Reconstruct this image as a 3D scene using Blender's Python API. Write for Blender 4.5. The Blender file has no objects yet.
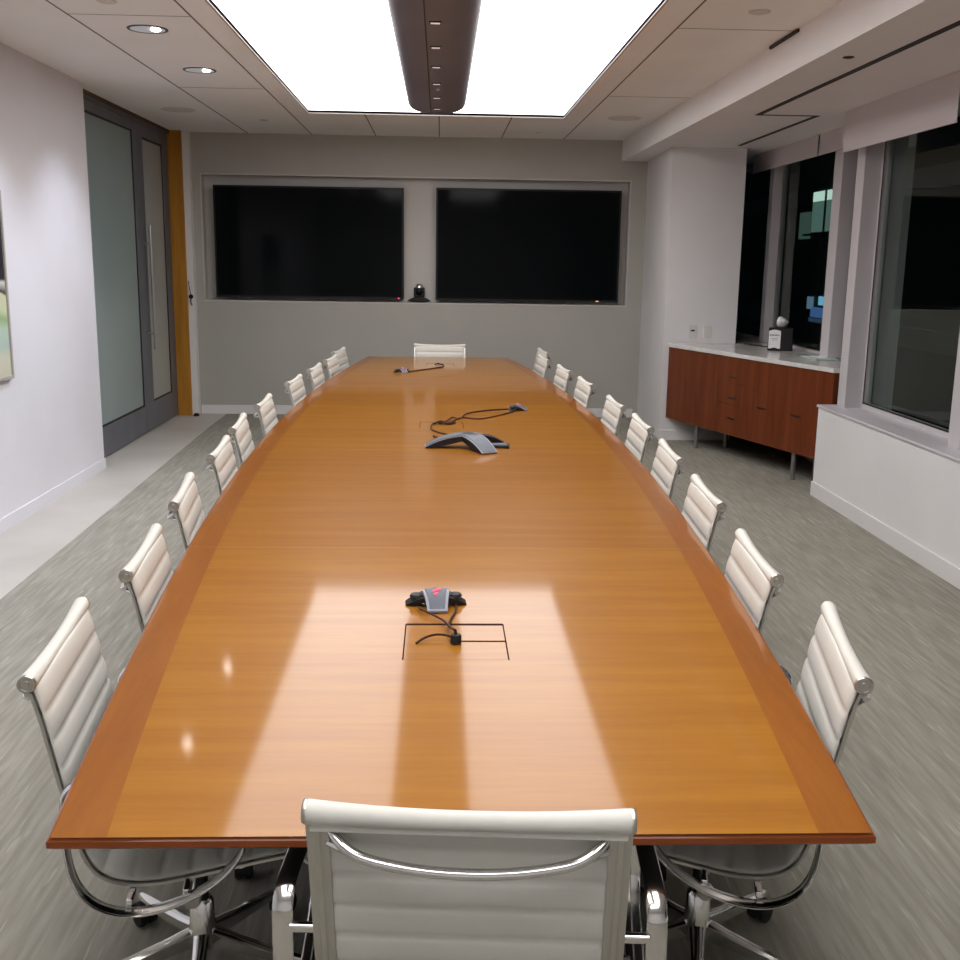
import bpy, math, random
from mathutils import Vector, Matrix
random.seed(7)
SC = bpy.context.scene
COL = SC.collection
PI = math.pi

# ------------------------------------------------------------------ camera
PITCH, YAW, ROLL, FPX, EYE = 0.20396, 0.0396, 0.01497, 1060.6, 1.65
fw = Vector((math.sin(YAW)*math.cos(PITCH), math.cos(YAW)*math.cos(PITCH), -math.sin(PITCH)))
r0 = Vector((math.cos(YAW), -math.sin(YAW), 0)); u0 = r0.cross(fw)
rr = math.cos(ROLL)*r0 + math.sin(ROLL)*u0
uu = -math.sin(ROLL)*r0 + math.cos(ROLL)*u0
cd = bpy.data.cameras.new('camera'); cam = bpy.data.objects.new('camera', cd); COL.objects.link(cam)
cd.sensor_width = 36; cd.lens = FPX/960*36; cd.clip_start = 0.05; cd.clip_end = 200
M = Matrix.Identity(4)
for i in range(3):
    M[i][0] = rr[i]; M[i][1] = uu[i]; M[i][2] = -fw[i]
M[2][3] = EYE
cam.matrix_world = M
SC.camera = cam

# ------------------------------------------------------------------ world (night outside) and exposure
w = bpy.data.worlds.new('night'); SC.world = w; w.use_nodes = True
w.node_tree.nodes['Background'].inputs[0].default_value = (0.012, 0.018, 0.022, 1)
w.node_tree.nodes['Background'].inputs[1].default_value = 0.25
SC.view_settings.view_transform = 'Standard'; SC.view_settings.look = 'None'
SC.view_settings.exposure = 0.08; SC.view_settings.gamma = 1; SC.view_settings.use_curve_mapping = False
PANEL_STRENGTH = 4.2
DOWNLIGHT_W = 68.0
SC.cycles.max_bounces = 8; SC.cycles.diffuse_bounces = 5; SC.cycles.glossy_bounces = 5
SC.cycles.transparent_max_bounces = 12; SC.cycles.sample_clamp_indirect = 4.0
SC.cycles.caustics_reflective = False; SC.cycles.caustics_refractive = False

# ------------------------------------------------------------------ materials
def mat(name, col, rough=0.6, metal=0.0, spec=None, coat=0.0, coat_rough=0.05, emit=None, estr=0.0):
    m = bpy.data.materials.new(name); m.use_nodes = True
    b = m.node_tree.nodes['Principled BSDF']
    b.inputs['Base Color'].default_value = (*col, 1)
    b.inputs['Roughness'].default_value = rough
    b.inputs['Metallic'].default_value = metal
    if spec is not None: b.inputs['Specular IOR Level'].default_value = spec
    b.inputs['Coat Weight'].default_value = coat; b.inputs['Coat Roughness'].default_value = coat_rough
    if emit: b.inputs['Emission Color'].default_value = (*emit, 1); b.inputs['Emission Strength'].default_value = estr
    return m

def noisy(m, c1, c2, scale=(1, 1, 1), nscale=5.0, detail=6, bump=0.0, lo=0.3, hi=0.7, bscale=None, dist=0.0, coords='Object'):
    nt = m.node_tree; N = nt.nodes; L = nt.links; b = N['Principled BSDF']
    tc = N.new('ShaderNodeTexCoord'); mp = N.new('ShaderNodeMapping'); mp.inputs['Scale'].default_value = scale
    nz = N.new('ShaderNodeTexNoise'); nz.inputs['Scale'].default_value = nscale; nz.inputs['Detail'].default_value = detail
    nz.inputs['Distortion'].default_value = dist
    rp = N.new('ShaderNodeValToRGB'); rp.color_ramp.elements[0].position = lo; rp.color_ramp.elements[1].position = hi
    rp.color_ramp.elements[0].color = (*c1, 1); rp.color_ramp.elements[1].color = (*c2, 1)
    L.new(tc.outputs[coords], mp.inputs[0]); L.new(mp.outputs[0], nz.inputs['Vector']); L.new(nz.outputs[0], rp.inputs[0])
    L.new(rp.outputs[0], b.inputs['Base Color'])
    if bump:
        bp = N.new('ShaderNodeBump'); bp.inputs['Strength'].default_value = bump; bp.inputs['Distance'].default_value = 0.002
        n2 = N.new('ShaderNodeTexNoise'); n2.inputs['Scale'].default_value = bscale or nscale*8
        L.new(mp.outputs[0], n2.inputs['Vector']); L.new(n2.outputs[0], bp.inputs['Height']); L.new(bp.outputs[0], b.inputs['Normal'])
    return rp

def paint(name, c, v=0.03, rough=0.65):
    m = mat(name, c, rough)
    noisy(m, tuple(x*(1-v) for x in c), tuple(min(1, x*(1+v)) for x in c), nscale=2.0, bump=0.04, bscale=120)
    return m
white_wall = paint('white wall paint', (0.74, 0.735, 0.745))
left_wall_m = paint('cool white wall paint', (0.70, 0.70, 0.745))
grey_wall = paint('warm grey wall paint', (0.41, 0.40, 0.365))
niche_m = paint('niche grey lightened as lit', (0.55, 0.53, 0.51))  # lighter than the wall grey, standing in for light inside the recess
ceil_m = paint('ceiling tile white', (0.88, 0.89, 0.89), 0.02, 0.8)
soffit_m = paint('soffit white', (0.82, 0.82, 0.83), 0.02, 0.7)
trim_m = paint('white satin trim', (0.74, 0.73, 0.74), 0.02, 0.4)
mullion_m = paint('light grey window frame paint', (0.56, 0.54, 0.56), 0.02, 0.4)
sill_m = paint('pale grey window sill', (0.62, 0.60, 0.64), 0.03, 0.35)
joint_m = mat('ceiling joint shadow gap', (0.16, 0.14, 0.13), 0.8)
slot_m = mat('black slot', (0.012, 0.008, 0.008), 0.6)
blind_m = paint('white roller blind fabric', (0.60, 0.56, 0.58), 0.02, 0.8)

carpet_m = mat('grey green streaked carpet', (0.25, 0.24, 0.2), 0.95, spec=0.1)
def carpet_nodes():
    nt = carpet_m.node_tree; N = nt.nodes; L = nt.links; b = N['Principled BSDF']
    tc = N.new('ShaderNodeTexCoord')
    def nz(sc, s, d):
        mp = N.new('ShaderNodeMapping'); mp.inputs['Scale'].default_value = sc
        n = N.new('ShaderNodeTexNoise'); n.inputs['Scale'].default_value = s; n.inputs['Detail'].default_value = d
        L.new(tc.outputs['Object'], mp.inputs[0]); L.new(mp.outputs[0], n.inputs['Vector']); return n
    a = nz((15, 1.0, 1), 3.2, 4); c = nz((30, 2.2, 1), 2.0, 2); e = nz((1, 1, 1), 1.1, 3)
    r1 = N.new('ShaderNodeValToRGB'); r1.color_ramp.elements[0].position = 0.36; r1.color_ramp.elements[1].position = 0.66
    r1.color_ramp.elements[0].color = (0.262, 0.25, 0.208, 1); r1.color_ramp.elements[1].color = (0.355, 0.342, 0.290, 1)
    L.new(a.outputs[0], r1.inputs[0])
    r2 = N.new('ShaderNodeValToRGB'); r2.color_ramp.elements[0].position = 0.62; r2.color_ramp.elements[1].position = 0.70
    r2.color_ramp.elements[0].color = (0, 0, 0, 1); r2.color_ramp.elements[1].color = (1, 1, 1, 1)
    L.new(c.outputs[0], r2.inputs[0])
    mx = N.new('ShaderNodeMixRGB'); mx.inputs[2].default_value = (0.48, 0.465, 0.41, 1)
    mu = N.new('ShaderNodeMath'); mu.operation = 'MULTIPLY'; mu.inputs[1].default_value = 0.55
    L.new(r2.outputs[0], mu.inputs[0]); L.new(mu.outputs[0], mx.inputs[0]); L.new(r1.outputs[0], mx.inputs[1])
    m2 = N.new('ShaderNodeMixRGB'); m2.blend_type = 'MULTIPLY'; m2.inputs[0].default_value = 0.35
    L.new(mx.outputs[0], m2.inputs[1]); L.new(e.outputs[0], m2.inputs[2])
    g = N.new('ShaderNodeBrightContrast'); g.inputs['Bright'].default_value = 0.03; L.new(m2.outputs[0], g.inputs[0])
    L.new(g.outputs[0], b.inputs['Base Color'])
    bp = N.new('ShaderNodeBump'); bp.inputs['Strength'].default_value = 0.35; bp.inputs['Distance'].default_value = 0.003
    L.new(c.outputs[0], bp.inputs['Height']); L.new(bp.outputs[0], b.inputs['Normal'])
carpet_nodes()
tile_m = mat('pale concrete floor', (0.55, 0.53, 0.5), 0.45); noisy(tile_m, (0.44, 0.42, 0.385), (0.53, 0.51, 0.475), nscale=1.6, bump=0.05)

def wood(name, c1, c2, gs, rough=0.3, coat=0.52, cr=0.072, fine=0.25):
    m = mat(name, c1, rough, spec=0.05, coat=coat, coat_rough=cr)
    nt = m.node_tree; N = nt.nodes; L = nt.links; b = N['Principled BSDF']
    rp = noisy(m, c1, c2, scale=gs, nscale=3.0, detail=5, lo=0.32, hi=0.68, dist=0.4)
    tc = N.new('ShaderNodeTexCoord'); mp = N.new('ShaderNodeMapping'); mp.inputs['Scale'].default_value = tuple(3*g for g in gs)
    nz = N.new('ShaderNodeTexNoise'); nz.inputs['Scale'].default_value = 6; nz.inputs['Detail'].default_value = 3
    r2 = N.new('ShaderNodeValToRGB'); r2.color_ramp.elements[0].position = 0.3; r2.color_ramp.elements[1].position = 0.6
    r2.color_ramp.elements[0].color = (0.72, 0.66, 0.6, 1); r2.color_ramp.elements[1].color = (1, 1, 1, 1)
    mx = N.new('ShaderNodeMixRGB'); mx.blend_type = 'MULTIPLY'; mx.inputs[0].default_value = fine
    L.new(tc.outputs['Object'], mp.inputs[0]); L.new(mp.outputs[0], nz.inputs['Vector']); L.new(nz.outputs[0], r2.inputs[0])
    L.new(rp.outputs[0], mx.inputs[1]); L.new(r2.outputs[0], mx.inputs[2]); L.new(mx.outputs[0], b.inputs['Base Color'])
    return m
table_m = wood('honey veneer table top', (0.285, 0.110, 0.011), (0.342, 0.143, 0.015), (0.35, 5.0, 1), rough=0.35)
table_m2 = wood('honey veneer table top, darker leaf', (0.270, 0.103, 0.012), (0.325, 0.131, 0.016), (0.35, 5.0, 1), rough=0.35)
band_m = wood('reddish veneer border', (0.232, 0.076, 0.011), (0.268, 0.093, 0.014), (4.0, 0.4, 1), rough=0.35)
edge_m = wood('reddish solid wood edge', (0.21, 0.05, 0.012), (0.26, 0.068, 0.016), (0.5, 3.0, 1), rough=0.3)
cred_m = wood('dark cherry cabinet', (0.125, 0.03, 0.010), (0.18, 0.045, 0.015), (4.0, 4.0, 0.35), rough=0.4, coat=0.35, cr=0.2)
cred_dark = mat('dark recess of cabinet', (0.02, 0.006, 0.004), 0.6)
jamb_m = wood('golden oak jamb', (0.38, 0.17, 0.025), (0.52, 0.25, 0.04), (5, 5, 0.3), rough=0.45, coat=0.2, cr=0.3)
jambdark_m = wood('brown wood head trim', (0.10, 0.06, 0.045), (0.14, 0.085, 0.06), (0.4, 0.4, 5), rough=0.5, coat=0)
stone_m = mat('white stone worktop', (0.72, 0.70, 0.69), 0.15); noisy(stone_m, (0.62, 0.6, 0.59), (0.76, 0.74, 0.73), nscale=9)
leather_m = mat('cream white leather', (0.70, 0.66, 0.59), 0.45, spec=0.4); noisy(leather_m, (0.60, 0.595, 0.55), (0.66, 0.655, 0.61), nscale=6, bump=0.08, bscale=260)
chrome_m = mat('polished aluminium', (0.72, 0.71, 0.70), 0.14, metal=1.0); noisy(chrome_m, (0.68, 0.67, 0.66), (0.76, 0.75, 0.74), nscale=3)
satin_m = mat('satin aluminium', (0.58, 0.565, 0.53), 0.30, metal=1.0); noisy(satin_m, (0.54, 0.525, 0.49), (0.62, 0.605, 0.57), nscale=3)
black_m = mat('black plastic', (0.012, 0.012, 0.013), 0.5, spec=0.25); noisy(black_m, (0.010, 0.010, 0.011), (0.016, 0.016, 0.018), nscale=8)
blackmatte_m = mat('matt black laminate', (0.010, 0.008, 0.008), 0.6); noisy(blackmatte_m, (0.008, 0.007, 0.007), (0.014, 0.012, 0.011), nscale=3)
cable_m = mat('dark brown cable', (0.045, 0.012, 0.007), 0.5, spec=0.2)
phone_m = mat('blue grey brushed plastic', (0.16, 0.18, 0.23), 0.5, metal=0.1); noisy(phone_m, (0.075, 0.085, 0.115), (0.10, 0.115, 0.145), nscale=30)
phone_edge = mat('pale grey plastic', (0.24, 0.25, 0.31), 0.4)
key_m = mat('light grey display', (0.55, 0.55, 0.52), 0.4)
red_led = mat('red indicator light', (0.8, 0.05, 0.08), 0.4, emit=(1, 0.06, 0.12), estr=1.6)
orange_led = mat('standby light', (0.8, 0.4, 0.2), 0.4, emit=(1, 0.45, 0.3), estr=1.2)
screen_m = mat('switched-off glossy black screen', (0.004, 0.0045, 0.005), 0.07, spec=0.08); noisy(screen_m, (0.002, 0.003, 0.0035), (0.0035, 0.0045, 0.0055), nscale=1)
doorframe_m = mat('blue grey anodised door frame', (0.135, 0.14, 0.165), 0.45, metal=0.25); noisy(doorframe_m, (0.125, 0.13, 0.155), (0.15, 0.155, 0.18), nscale=4)
frost_m = mat('frosted greenish glass', (0.25, 0.31, 0.31), 0.32); noisy(frost_m, (0.22, 0.285, 0.29), (0.27, 0.33, 0.325), scale=(1, 1, 0.6), nscale=1.1, detail=1)
frost2_m = mat('frosted grey glass', (0.36, 0.38, 0.35), 0.35); noisy(frost2_m, (0.33, 0.35, 0.34), (0.38, 0.40, 0.36), nscale=1.0, detail=1)
bronze_m = mat('dark bronze metal', (0.085, 0.062, 0.068), 0.45, metal=0.0); noisy(bronze_m, (0.125, 0.115, 0.145), (0.15, 0.137, 0.17), nscale=2)
slit_m = mat('small slot lamp', (0.7, 0.65, 0.65), 0.5, emit=(1, 0.9, 0.9), estr=0.35)
panel_m = mat('luminous ceiling fabric', (0.8, 0.8, 0.8), 0.8, emit=(1.0, 0.97, 0.955), estr=PANEL_STRENGTH)
lamp_m = mat('bright lamp', (1, 1, 1), 0.5, emit=(1.0, 0.95, 0.88), estr=45)
plate_m = mat('off white plastic plate', (0.66, 0.65, 0.63), 0.4)
disc_m = paint('speaker grille off-white', (0.66, 0.63, 0.61), 0.03, 0.8)
paper_m = mat('white paper', (0.85, 0.85, 0.87), 0.7)
grey_ink = mat('grey print', (0.25, 0.25, 0.28), 0.7)
greysteel_m = mat('brushed steel leg', (0.30, 0.29, 0.30), 0.35, metal=0.7)
facade_m = mat('night building facade', (0.02, 0.022, 0.024), 0.7); noisy(facade_m, (0.015, 0.017, 0.018), (0.03, 0.032, 0.034), nscale=0.6)
def lit(name, c, s): return mat(name, (0.02, 0.02, 0.02), 0.5, emit=c, estr=s)

def glass_mat():
    m = bpy.data.materials.new('dark night window glass'); m.use_nodes = True
    nt = m.node_tree; N = nt.nodes; L = nt.links
    for n in list(N):
        if n.type == 'BSDF_PRINCIPLED': N.remove(n)
    out = [n for n in N if n.type == 'OUTPUT_MATERIAL'][0]
    tr = N.new('ShaderNodeBsdfTransparent'); tr.inputs[0].default_value = (0.82, 0.88, 0.86, 1)
    gl = N.new('ShaderNodeBsdfGlossy'); gl.inputs[0].default_value = (0.92, 1.0, 0.98, 1); gl.inputs['Roughness'].default_value = 0.015
    fr = N.new('ShaderNodeFresnel'); fr.inputs[0].default_value = 1.62
    mx = N.new('ShaderNodeMixShader'); ge = N.new('ShaderNodeNewGeometry'); inv = N.new('ShaderNodeMath'); inv.operation = 'SUBTRACT'; inv.inputs[0].default_value = 1.0
    ml = N.new('ShaderNodeMath'); ml.operation = 'MULTIPLY'
    L.new(ge.outputs['Backfacing'], inv.inputs[1]); L.new(inv.outputs[0], ml.inputs[0]); L.new(fr.outputs[0], ml.inputs[1])
    L.new(ml.outputs[0], mx.inputs[0]); L.new(tr.outputs[0], mx.inputs[1]); L.new(gl.outputs[0], mx.inputs[2]); L.new(mx.outputs[0], out.inputs[0])
    return m
glass_m = glass_mat()

# ------------------------------------------------------------------ mesh helpers
class MB:
    def __init__(s): s.v = []; s.f = []; s.mi = []
    def add(s, vs, fs, mi=0):
        b = len(s.v); s.v += [tuple(p) for p in vs]; s.f += [tuple(i+b for i in f) for f in fs]; s.mi += [mi]*len(fs); return s
    def box(s, x0, x1, y0, y1, z0, z1, mi=0, T=None):
        vs = [(x, y, z) for z in (z0, z1) for (x, y) in ((x0, y0), (x1, y0), (x1, y1), (x0, y1))]
        if T is not None: vs = [T @ Vector(p) for p in vs]
        return s.add(vs, [(3, 2, 1, 0), (4, 5, 6, 7), (0, 1, 5, 4), (1, 2, 6, 5), (2, 3, 7, 6), (3, 0, 4, 7)], mi)
    def tube(s, pts, r, n=8, closed=False, caps=True, mi=0, sy=1.0):
        pts = [Vector(p) for p in pts]; m = len(pts)
        R = r if isinstance(r, (list, tuple)) else [r]*m
        up = None; rings = []
        for i, p in enumerate(pts):
            if closed: t = pts[(i+1) % m]-pts[i-1]
            else: t = pts[min(i+1, m-1)]-pts[max(i-1, 0)]
            t.normalize()
            if up is None:
                up = Vector((0, 0, 1)) if abs(t.z) < 0.9 else Vector((0, 1, 0))
            a = t.cross(up)
            if a.length < 1e-6: a = t.cross(Vector((1, 0, 0)))
            a.normalize(); b = a.cross(t).normalized(); up = b
            rings.append([p+R[i]*(math.cos(2*PI*k/n)*a+sy*math.sin(2*PI*k/n)*b) for k in range(n)])
        vs = [q for ring in rings for q in ring]; fs = []
        for i in range(m if closed else m-1):
            j = (i+1) % m
            for k in range(n):
                k2 = (k+1) % n; fs.append((i*n+k, i*n+k2, j*n+k2, j*n+k))
        if caps and not closed:
            fs.append(tuple(reversed(range(n)))); fs.append(tuple((m-1)*n+k for k in range(n)))
        return s.add(vs, fs, mi)
    def lathe(s, prof, c=(0, 0, 0), axis='z', n=24, mi=0):
        c = Vector(c); vs = []
        for (r, h) in prof:
            for k in range(n):
                a = 2*PI*k/n; q = (r*math.cos(a), r*math.sin(a), h)
                if axis == 'x': q = (q[2], q[0], q[1])
                elif axis == 'y': q = (q[1], q[2], q[0])
                vs.append(c+Vector(q))
        m = len(prof); fs = []
        for i in range(m-1):
            for k in range(n):
                k2 = (k+1) % n; fs.append((i*n+k, i*n+k2, (i+1)*n+k2, (i+1)*n+k))
        fs.append(tuple(reversed(range(n)))); fs.append(tuple((m-1)*n+k for k in range(n)))
        return s.add(vs, fs, mi)
    def prism(s, poly, z0, z1, mi=0, T=None):
        n = len(poly); vs = [Vector((x, y, z0)) for x, y in poly]+[Vector((x, y, z1)) for x, y in poly]
        if T is not None: vs = [T @ p for p in vs]
        fs = [tuple(reversed(range(n))), tuple(range(n, 2*n))]+[(i, (i+1) % n, n+(i+1) % n, n+i) for i in range(n)]
        return s.add(vs, fs, mi)
    def build(s, name, mats, parent=None, smooth=False, bevel=0.0, loc=None, seg=2):
        me = bpy.data.meshes.new(name); me.from_pydata(s.v, [], s.f)
        if not isinstance(mats, (list, tuple)): mats = [mats]
        for m in mats: me.materials.append(m)
        for p, i in zip(me.polygons, s.mi): p.material_index = i; p.use_smooth = smooth
        me.update()
        import bmesh
        bm = bmesh.new(); bm.from_mesh(me); bmesh.ops.recalc_face_normals(bm, faces=bm.faces); bm.to_mesh(me); bm.free()
        o = bpy.data.objects.new(name, me); COL.objects.link(o)
        if parent is not None: o.parent = parent
        if loc is not None: o.location = loc
        if smooth:
            me.set_sharp_from_angle(angle=math.radians(40))
        if bevel:
            b = o.modifiers.new('bevel', 'BEVEL'); b.width = bevel; b.segments = seg; b.limit_method = 'ANGLE'; b.angle_limit = math.radians(40)
        return o

def tag(o, label=None, cat=None, group=None, kind=None):
    if label: o['label'] = label
    if cat: o['category'] = cat
    if group: o['group'] = group
    if kind: o['kind'] = kind
    return o
def thing(name, label, cat, loc=(0, 0, 0), rz=0.0, group=None, kind=None):
    o = bpy.data.objects.new(name, None); COL.objects.link(o); o.empty_display_size = 0.1
    o.location = loc; o.rotation_euler = (0, 0, rz)
    return tag(o, label, cat, group, kind)
def struct(name, mb, m, label=None, **k):
    o = mb.build(name, m, **k); o['kind'] = 'structure'
    if label: o['label'] = label; o['category'] = name.split('_')[0]
    return o
def copy_tree(o, parent=None):
    c = o.copy(); COL.objects.link(c)
    if parent is not None: c.parent = parent
    for ch in list(o.children): copy_tree(ch, c)
    return c
def catmull(pts, n=8, closed=False):
    P = [Vector(p) for p in pts]; out = []; m = len(P)
    rng = range(m) if closed else range(m-1)
    for i in rng:
        if closed: a, b, c, d = P[i-1], P[i], P[(i+1) % m], P[(i+2) % m]
        else: a, b, c, d = P[max(i-1, 0)], P[i], P[i+1], P[min(i+2, m-1)]
        for k in range(n):
            t = k/n
            out.append(0.5*((2*b)+(c-a)*t+(2*a-5*b+4*c-d)*t*t+(3*b-a-3*c+d)*t**3))
    if not closed: out.append(P[-1])
    return out

# ------------------------------------------------------------------ room
XL, XS, XW, HC, HS, YB = -2.642, 1.906, 2.74, 2.889, 2.683, 11.394
Y0 = -1.6; YE = 12.4; T = 0.12
carp_edge = [(-2.13, Y0), (-2.13, 5.0), (-2.19, 7.4), (-2.24, 9.2), (-2.27, 10.3), (-2.28, YB+0.02)]
fl = MB(); fl.prism(carp_edge+[(3.6, YB+0.02), (3.6, YE), (3.62, YE), (3.62, Y0)], -0.10, 0.0)
fl.build_done = None
struct('floor', fl, carpet_m, 'grey green streaked carpet under the conference table', )
fb = MB(); fb.prism([(-2.95, Y0)]+carp_edge+[(-2.95, YB+0.02)], -0.10, 0.0)
struct('floor_walkway', fb, tile_m, 'pale concrete strip of floor along the left wall')
# ceiling slabs around the luminous panel
PX0, PX1, PY0, PY1 = -1.154, 1.073, -0.35, 9.72
c = MB()
c.box(-2.95, PX0, Y0, YB+0.3, HC, HC+T); c.box(PX1, 3.6, Y0, YB+0.3, HC, HC+T)
c.box(PX0, PX1, PY1, YB+0.3, HC, HC+T); c.box(PX0, PX1, Y0, PY0, HC, HC+T)
c.box(PX0-0.1, PX1+0.1, PY0-0.1, PY1+0.1, HC+T, HC+T+0.05)
struct('ceiling', c, ceil_m, 'white tiled ceiling around the luminous panel')
s = MB(); s.prism([(3.6, YE), (XS, YE), (1.875, YB), (XS, 7.0), (XS+0.01, Y0), (3.6, Y0)], HS, HC-0.0005)
struct('ceiling_soffit', s, soffit_m, 'dropped white soffit along the window side')
# joints between ceiling tiles (thin gap strips)
j = MB()
def joint(x0, x1, y0, y1): j.box(x0, x1, y0, y1, HC-0.0015, HC+0.002)
g = 0.005
joint(-1.97-g, -1.97+g, Y0, YB-0.001); joint(-1.322-g, -1.322+g, Y0, YB-0.001); joint(1.262-g, 1.262+g, Y0, YB-0.001)
for x in (-0.67, -0.02, 0.62): joint(x-g, x+g, PY1+0.02, YB-0.001)
g = 0.0025
for y in (1.2, 3.6, 6.03, 8.45): joint(-1.97, -1.322, y-g, y+g); joint(1.262, XS-0.002, y-g, y+g)
struct('ceiling_joints', j, joint_m)
tr = MB()
for (a, b_, c_, d) in ((PX0-0.012, PX0, PY0, PY1), (PX1, PX1+0.012, PY0, PY1), (PX0-0.012, PX1+0.012, PY1, PY1+0.012), (PX0-0.012, PX1+0.012, PY0-0.012, PY0)):
    tr.box(a, b_, c_, d, HC-0.006, HC+0.03)
struct('trim_1', tr, mat('grey panel edge', (0.38, 0.35, 0.34), 0.6), 'thin grey frame around the luminous ceiling panel')

# left wall with recessed glazed door wall
lw = MB(); lw.box(XL-T, XL, Y0, 8.34, 0, HC); lw.box(XL-T-0.3, XL-T, 8.22, 8.34, 0, HC)
struct('wall_left', lw, left_wall_m, 'cool white left wall with a picture on it')
lb = MB(); lb.box(XL, XL+0.012, Y0, 8.34, 0, 0.08); struct('baseboard_left', lb, left_wall_m)
XD = -2.76
lw2 = MB(); lw2.box(XD-0.16, XD-0.08, 8.34, YB+0.3, 0, HC); struct('wall_left_recess', lw2, grey_wall)
# back wall with niche
NX0, NX1, NZ0, NZ1 = -2.475, 1.985, 1.19, 2.49
bw = MB()
bw.box(-2.56, NX0, YB, YB+0.3, 0, HC); bw.box(NX1, 2.7, YB, YB+0.3, 0, HC)
bw.box(NX0, NX1, YB, YB+0.3, 0, NZ0); bw.box(NX0, NX1, YB, YB+0.3, NZ1, HC)
struct('wall_back', bw, grey_wall, 'warm grey end wall with a recess holding two screens')
nb = MB(); nb.box(NX0, NX1, YB+0.13, YB+0.16, NZ0, NZ1); struct('wall_niche', nb, niche_m)
nf = MB(); e = 0.014
nf.box(NX0, NX1, YB-0.004, YB+0.13, NZ0, NZ0+e); nf.box(NX0, NX1, YB-0.004, YB+0.13, NZ1-e, NZ1)
nf.box(NX0, NX0+e, YB-0.004, YB+0.13, NZ0+e, NZ1-e); nf.box(NX1-e, NX1, YB-0.004, YB+0.13, NZ0+e, NZ1-e)
struct('trim_2', nf, niche_m, 'grey lining of the screen recess, lightened as if lit', bevel=0.003)
bb = MB(); bb.box(-2.545, 2.10, YB-0.014, YB, 0, 0.095); struct('baseboard_back', bb, trim_m, bevel=0.003)
tj = MB(); tj.box(-2.62, -2.555, 11.29, YB+0.1, 0, HC); struct('trim_3', tj, white_wall, 'white corner strip beside the oak jamb')
# column at the right back
co = MB(); co.prism([(2.095, 9.93), (2.775, 9.93), (2.775, YB+0.05), (2.15, YB+0.05)], 0, HS); struct('wall_column', co, white_wall, 'white column between the end wall and the window bay')
cb = MB(); cb.box(2.083, 2.75, 9.918, 9.93, 0, 0.095); struct('baseboard_column', cb, trim_m)
# window side: low wall, bay wall, piers, near wall
lo = MB(); lo.box(XW, 3.04, Y0, 7.52, 0, 0.650); struct('wall_right', lo, white_wall, 'low white wall under the right-hand windows')
sl = MB(); sl.box(XW-0.012, 3.04, Y0, 7.53, 0.650, 0.668); struct('trim_4', sl, sill_m, 'pale window sill on the low wall', bevel=0.003)
br = MB(); br.box(XW-0.014, XW, Y0, 7.52, 0, 0.105); struct('baseboard_right', br, trim_m, 'white baseboard along the low right wall', bevel=0.003)
bay = MB(); bay.box(3.19, 3.25, 7.5, YE, 0, 0.91); bay.box(3.04, 3.25, 7.46, 7.575, 0, HS); bay.box(2.7, 3.25, YE-0.1, YE, 0, HS)
struct('wall_bay', bay, mullion_m)
pr = MB()
for y1 in (7.50, 5.80, 4.12, 2.40, 0.68, -1.04):
    pr.box(2.865, 3.04, y1-0.14, y1, 0.668, HS)
pr.box(3.08, 3.188, 8.35, 8.53, 0.921, HS); pr.box(3.10, 3.188, 10.14, 10.26, 0.921, HS); pr.box(2.865, 3.04, Y0, -1.18, 0.668, HS)
struct('wall_piers', pr, mullion_m, 'pale grey piers between the windows', bevel=0.003)
# near end and outside shell behind the camera
nw = MB(); nw.box(-2.9, 3.1, Y0-T, Y0, 0, HC); struct('wall_near', nw, white_wall)

# windows
def window(name, x, y0, y1, z0, z1, fw_=0.035, label=None, mull=()):
    w_ = thing(name, label, 'window', ((x), (y0+y1)/2, z0), kind='structure')
    yc = (y0+y1)/2; h = (y1-y0)/2; H_ = z1-z0
    f = MB()
    f.box(-0.03, 0.03, -h, h, 0, fw_); f.box(-0.03, 0.03, -h, h, H_-fw_, H_)
    f.box(-0.03, 0.03, -h, -h+fw_, fw_, H_-fw_); f.box(-0.03, 0.03, h-fw_, h, fw_, H_-fw_)
    for m_ in mull: f.box(-0.03, 0.03, m_-yc-0.03, m_-yc+0.03, fw_, H_-fw_)
    f.build('window_frame', mullion_m, w_, bevel=0.002)
    q = MB(); q.box(-0.045, -0.03, -h+fw_, -h+fw_+0.01, fw_, H_-fw_); q.box(-0.032, -0.03, -h+fw_, h-fw_, fw_-0.0, fw_+0.012); q.box(-0.032, -0.03, h-fw_-0.012, h-fw_, fw_, H_-fw_)
    q.build('gasket', slot_m, w_)
    p = MB(); p.box(0.0, 0.008, -h+fw_, h-fw_, fw_, H_-fw_); p.build('pane', glass_m, w_)
    return w_
window('window_1', 3.22, 7.58, YE-0.1, 0.91, HS, label='tall dark window of the bay behind the white worktop', mull=(8.44, 10.22))
for k, (a, b_) in enumerate(((5.80, 7.36), (4.12, 5.66), (2.40, 3.92), (0.68, 2.20), (-1.04, 0.48))):
    window('window_%d' % (k+2), 3.01, a, b_, 0.668, HS, label='dark night window over the low wall' + (' beside the dark bay' if k == 0 else ', nearer the camera'))

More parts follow.
